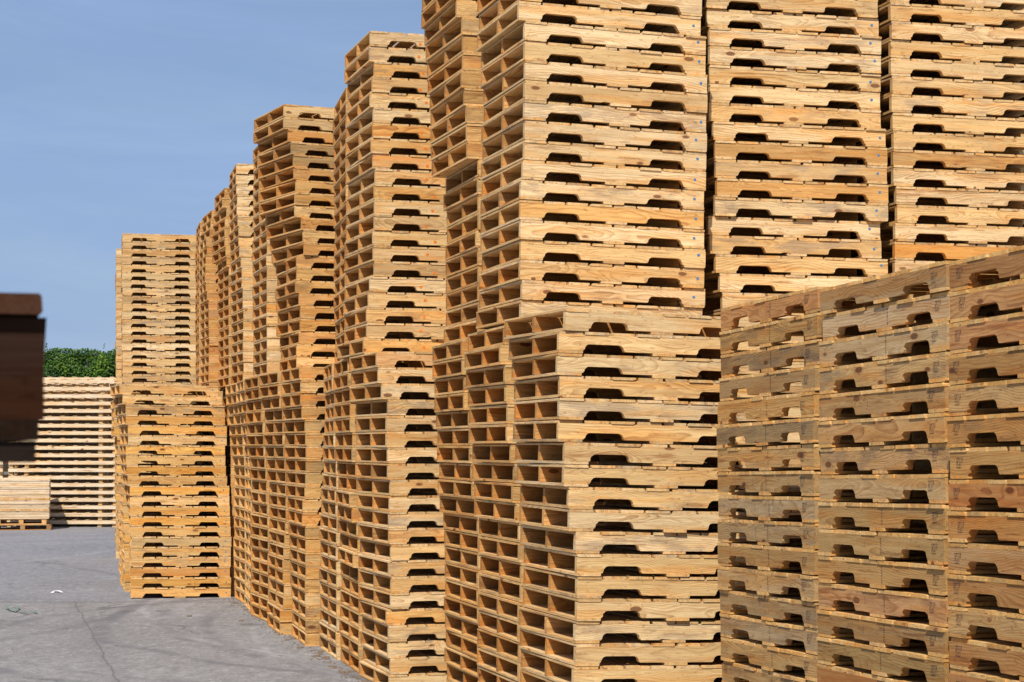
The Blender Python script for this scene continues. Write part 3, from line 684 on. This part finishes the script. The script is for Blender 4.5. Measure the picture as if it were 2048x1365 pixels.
# older, bluer slab beyond the joint
px, py, pz = t.xyz(Pw)
wob = t.math('MULTIPLY', t.math('SUBTRACT', t.noise(Pw, .8, 3), .5), .12)
yj = 23.35
far = t.mr(t.math('ADD', py, wob), yj, yj + .25)
c = t.mix(t.math('MULTIPLY', far, .55), c, t.mix(1.0, c, (.86, .90, 1.02, 1), 'MULTIPLY'))
dj = t.math('ABSOLUTE', t.math('SUBTRACT', t.math('ADD', py, wob), yj + .05))
c = t.mix(t.math('MULTIPLY', t.mr(dj, .16, .02), .45), c, (.13, .12, .115, 1))
# longitudinal joint through the near slab
A = unproj(150, 1203, 1.0); 
def gpt(x, y):
    dx = (x - 1024) / F; dy = (682.5 - y) / F; cc, ss = math.cos(PITCH), math.sin(PITCH)
    d = Vector((dx, cc - dy * ss, ss + dy * cc)); tt = -HC / d.z; return Vector((d.x * tt, d.y * tt, 0))
P1, P2 = gpt(150, 1205), gpt(237, 1365)
dirv = (P2 - P1).normalized(); nrm = Vector((-dirv.y, dirv.x, 0))
dd = t.vm('DOT_PRODUCT', t.vm('SUBTRACT', Pw, tuple(P1)), tuple(nrm))
dd = t.math('ABSOLUTE', t.math('ADD', dd, t.math('MULTIPLY', t.math('SUBTRACT', t.noise(Pw, 1.3, 4), .5), .10)))
jm = t.math('MULTIPLY', t.mr(dd, .016, .004), t.math('SUBTRACT', 1.0, far))
c = t.mix(t.math('MULTIPLY', jm, .6), c, (.09, .082, .078, 1))
c = t.mix(t.math('MULTIPLY', t.math('MULTIPLY', t.mr(dd, .28, .02), t.math('SUBTRACT', 1.0, far)), .22), c, (.15, .14, .13, 1))
# tyre sweeps
def arc(cx_, cy_, r_, wd, amt, col, w2=.25):
    global c
    q = t.vm('SUBTRACT', Pw, (cx_, cy_, 0)); q = t.vm('ADD', q, t.vm('SCALE', t.vm('SUBTRACT', t.noise(Pw, .6, 2, col=True), (.5, .5, .5)), sc=.5))
    ln = t.vm('LENGTH', q); d_ = t.math('ABSOLUTE', t.math('SUBTRACT', ln, r_))
    mk = t.math('MULTIPLY', t.mr(d_, wd, wd * w2), t.mr(t.noise(Pw, 1.7, 5, .7), .40, .56, .1, 1))
    c = t.mix(t.math('MULTIPLY', mk, amt), c, (*col, 1))
DK = (.14, .13, .13); LTc = (.36, .345, .335)
for (xa, ya, xb, yb, bend, wd, amt, col) in ((215, 1235, 480, 1330, 6, .12, .7, DK), (300, 1205, 520, 1300, 8, .06, .5, LTc), (60, 1240, 130, 1365, 5, .13, .7, DK), (90, 1225, 160, 1345, 5, .07, .5, DK),
        (230, 1150, 20, 1120, 14, .12, .6, DK), (0, 1130, 230, 1100, 25, .16, .4, LTc), (330, 1215, 420, 1290, 9, .1, .6, DK), (20, 1085, 230, 1078, 30, .25, .5, DK), (420, 1235, 640, 1340, 10, .1, .6, DK), (520, 1285, 700, 1355, 9, .05, .45, LTc)):
    a, b = gpt(xa, ya), gpt(xb, yb); mid = (a + b) / 2; ch = (b - a); nr = Vector((-ch.y, ch.x, 0)).normalized(); cc_ = mid + nr * bend
    arc(cc_.x, cc_.y, (a - cc_).length, wd, amt, col)
vo = t.n.new("ShaderNodeTexVoronoi"); vo.feature = 'DISTANCE_TO_EDGE'; vo.inputs['Scale'].default_value = .33
t.put(vo.inputs['Vector'], t.vm('ADD', Pw, t.vm('SCALE', t.noise(Pw, 1.1, 4, col=True), sc=1.6)))
crk = t.math('MULTIPLY', t.mr(vo.outputs[0], .012, .003), t.mr(t.noise(Pw, .25, 1), .5, .56))
c = t.mix(t.math('MULTIPLY', crk, .6), c, (.10, .09, .085, 1))
t.put(t.bsdf.inputs['Base Color'], c); t.bsdf.inputs['Roughness'].default_value = .85; t.bsdf.inputs['Specular IOR Level'].default_value = .25
bp = t.n.new("ShaderNodeBump"); bp.inputs['Strength'].default_value = .5; bp.inputs['Distance'].default_value = .006
t.put(bp.inputs['Height'], t.math('ADD', n3, t.math('MULTIPLY', n2, .8))); t.put(t.bsdf.inputs['Normal'], bp.outputs[0])
me.materials.append(mg); tag(link("ground", me), kind="structure")

# ------------------------------------------------------------------ litter
def ribbon(name, pts, wd, mat, z=.006, lift=None):
    V = []; Fc = []
    for i, p in enumerate(pts):
        a = pts[max(0, i - 1)]; b = pts[min(len(pts) - 1, i + 1)]; d = (b - a).normalized(); nr = Vector((-d.y, d.x, 0)) * wd
        h = z + (lift[i] if lift else 0)
        for s_, hh_ in ((1, h), (-1, h), (-1, h + .0015), (1, h + .0015)): V.append((p.x + nr.x * s_, p.y + nr.y * s_, hh_))
        if i:
            k = 4 * i
            for j in range(4): Fc.append([k - 4 + j, k - 4 + (j + 1) % 4, k + (j + 1) % 4, k + j])
    Fc += [[3, 2, 1, 0], [len(V) - 4, len(V) - 3, len(V) - 2, len(V) - 1]]
    me = bpy.data.meshes.new(name); me.from_pydata(V, [], Fc); me.materials.append(mat); return link(name, me)
M_strap = flat_mat("green_strapping", (.16, .24, .17)); M_film = flat_mat("white_scrap", (.8, .8, .8)); M_chip = flat_mat("wood_chip", (.22, .15, .10))
pl = [gpt(x, y) for x, y in ((18, 1222), (12, 1219), (24, 1216), (38, 1219), (30, 1226), (16, 1222), (30, 1225), (50, 1227), (66, 1226), (74, 1229), (56, 1230), (38, 1227))]
tag(ribbon("plastic_strap", pl, .012, M_strap, lift=[.01 + .02 * random.random() for _ in pl]), "curled pale green plastic strap lying on the ground at lower left", "plastic strap")
q = [gpt(x, y) for x, y in ((104, 1187), (110, 1185), (118, 1187), (126, 1187))]
tag(ribbon("paper_scrap", q, .022, M_film, lift=[0, .02, .025, .004]), "small white scrap of litter lying on the open concrete", "litter")
mb = MB()
for k in range(260):
    x = random.uniform(0, 700); y = random.uniform(1065, 1360); p = gpt(x, y)
    if random.random() < .85:
        f = random.random(); p = gpt(462 + f * 275 - abs(random.gauss(0, 14)), 1194 + f * 172 + abs(random.gauss(0, 5)))
    s = random.uniform(.006, .022) if random.random() < .9 else .05; mb.box(p.x, p.x + s, p.y, p.y + s * random.uniform(.3, .9), .001, .004 + s * .2, 'x')
tag(link("wood_chips", mb.mesh("wood_chips", M_chip)), "scattered splinters and wood chips on the concrete", "wood chips", kind="stuff")
print("individual pallets", NIND[0], "stuff verts", nst[0])
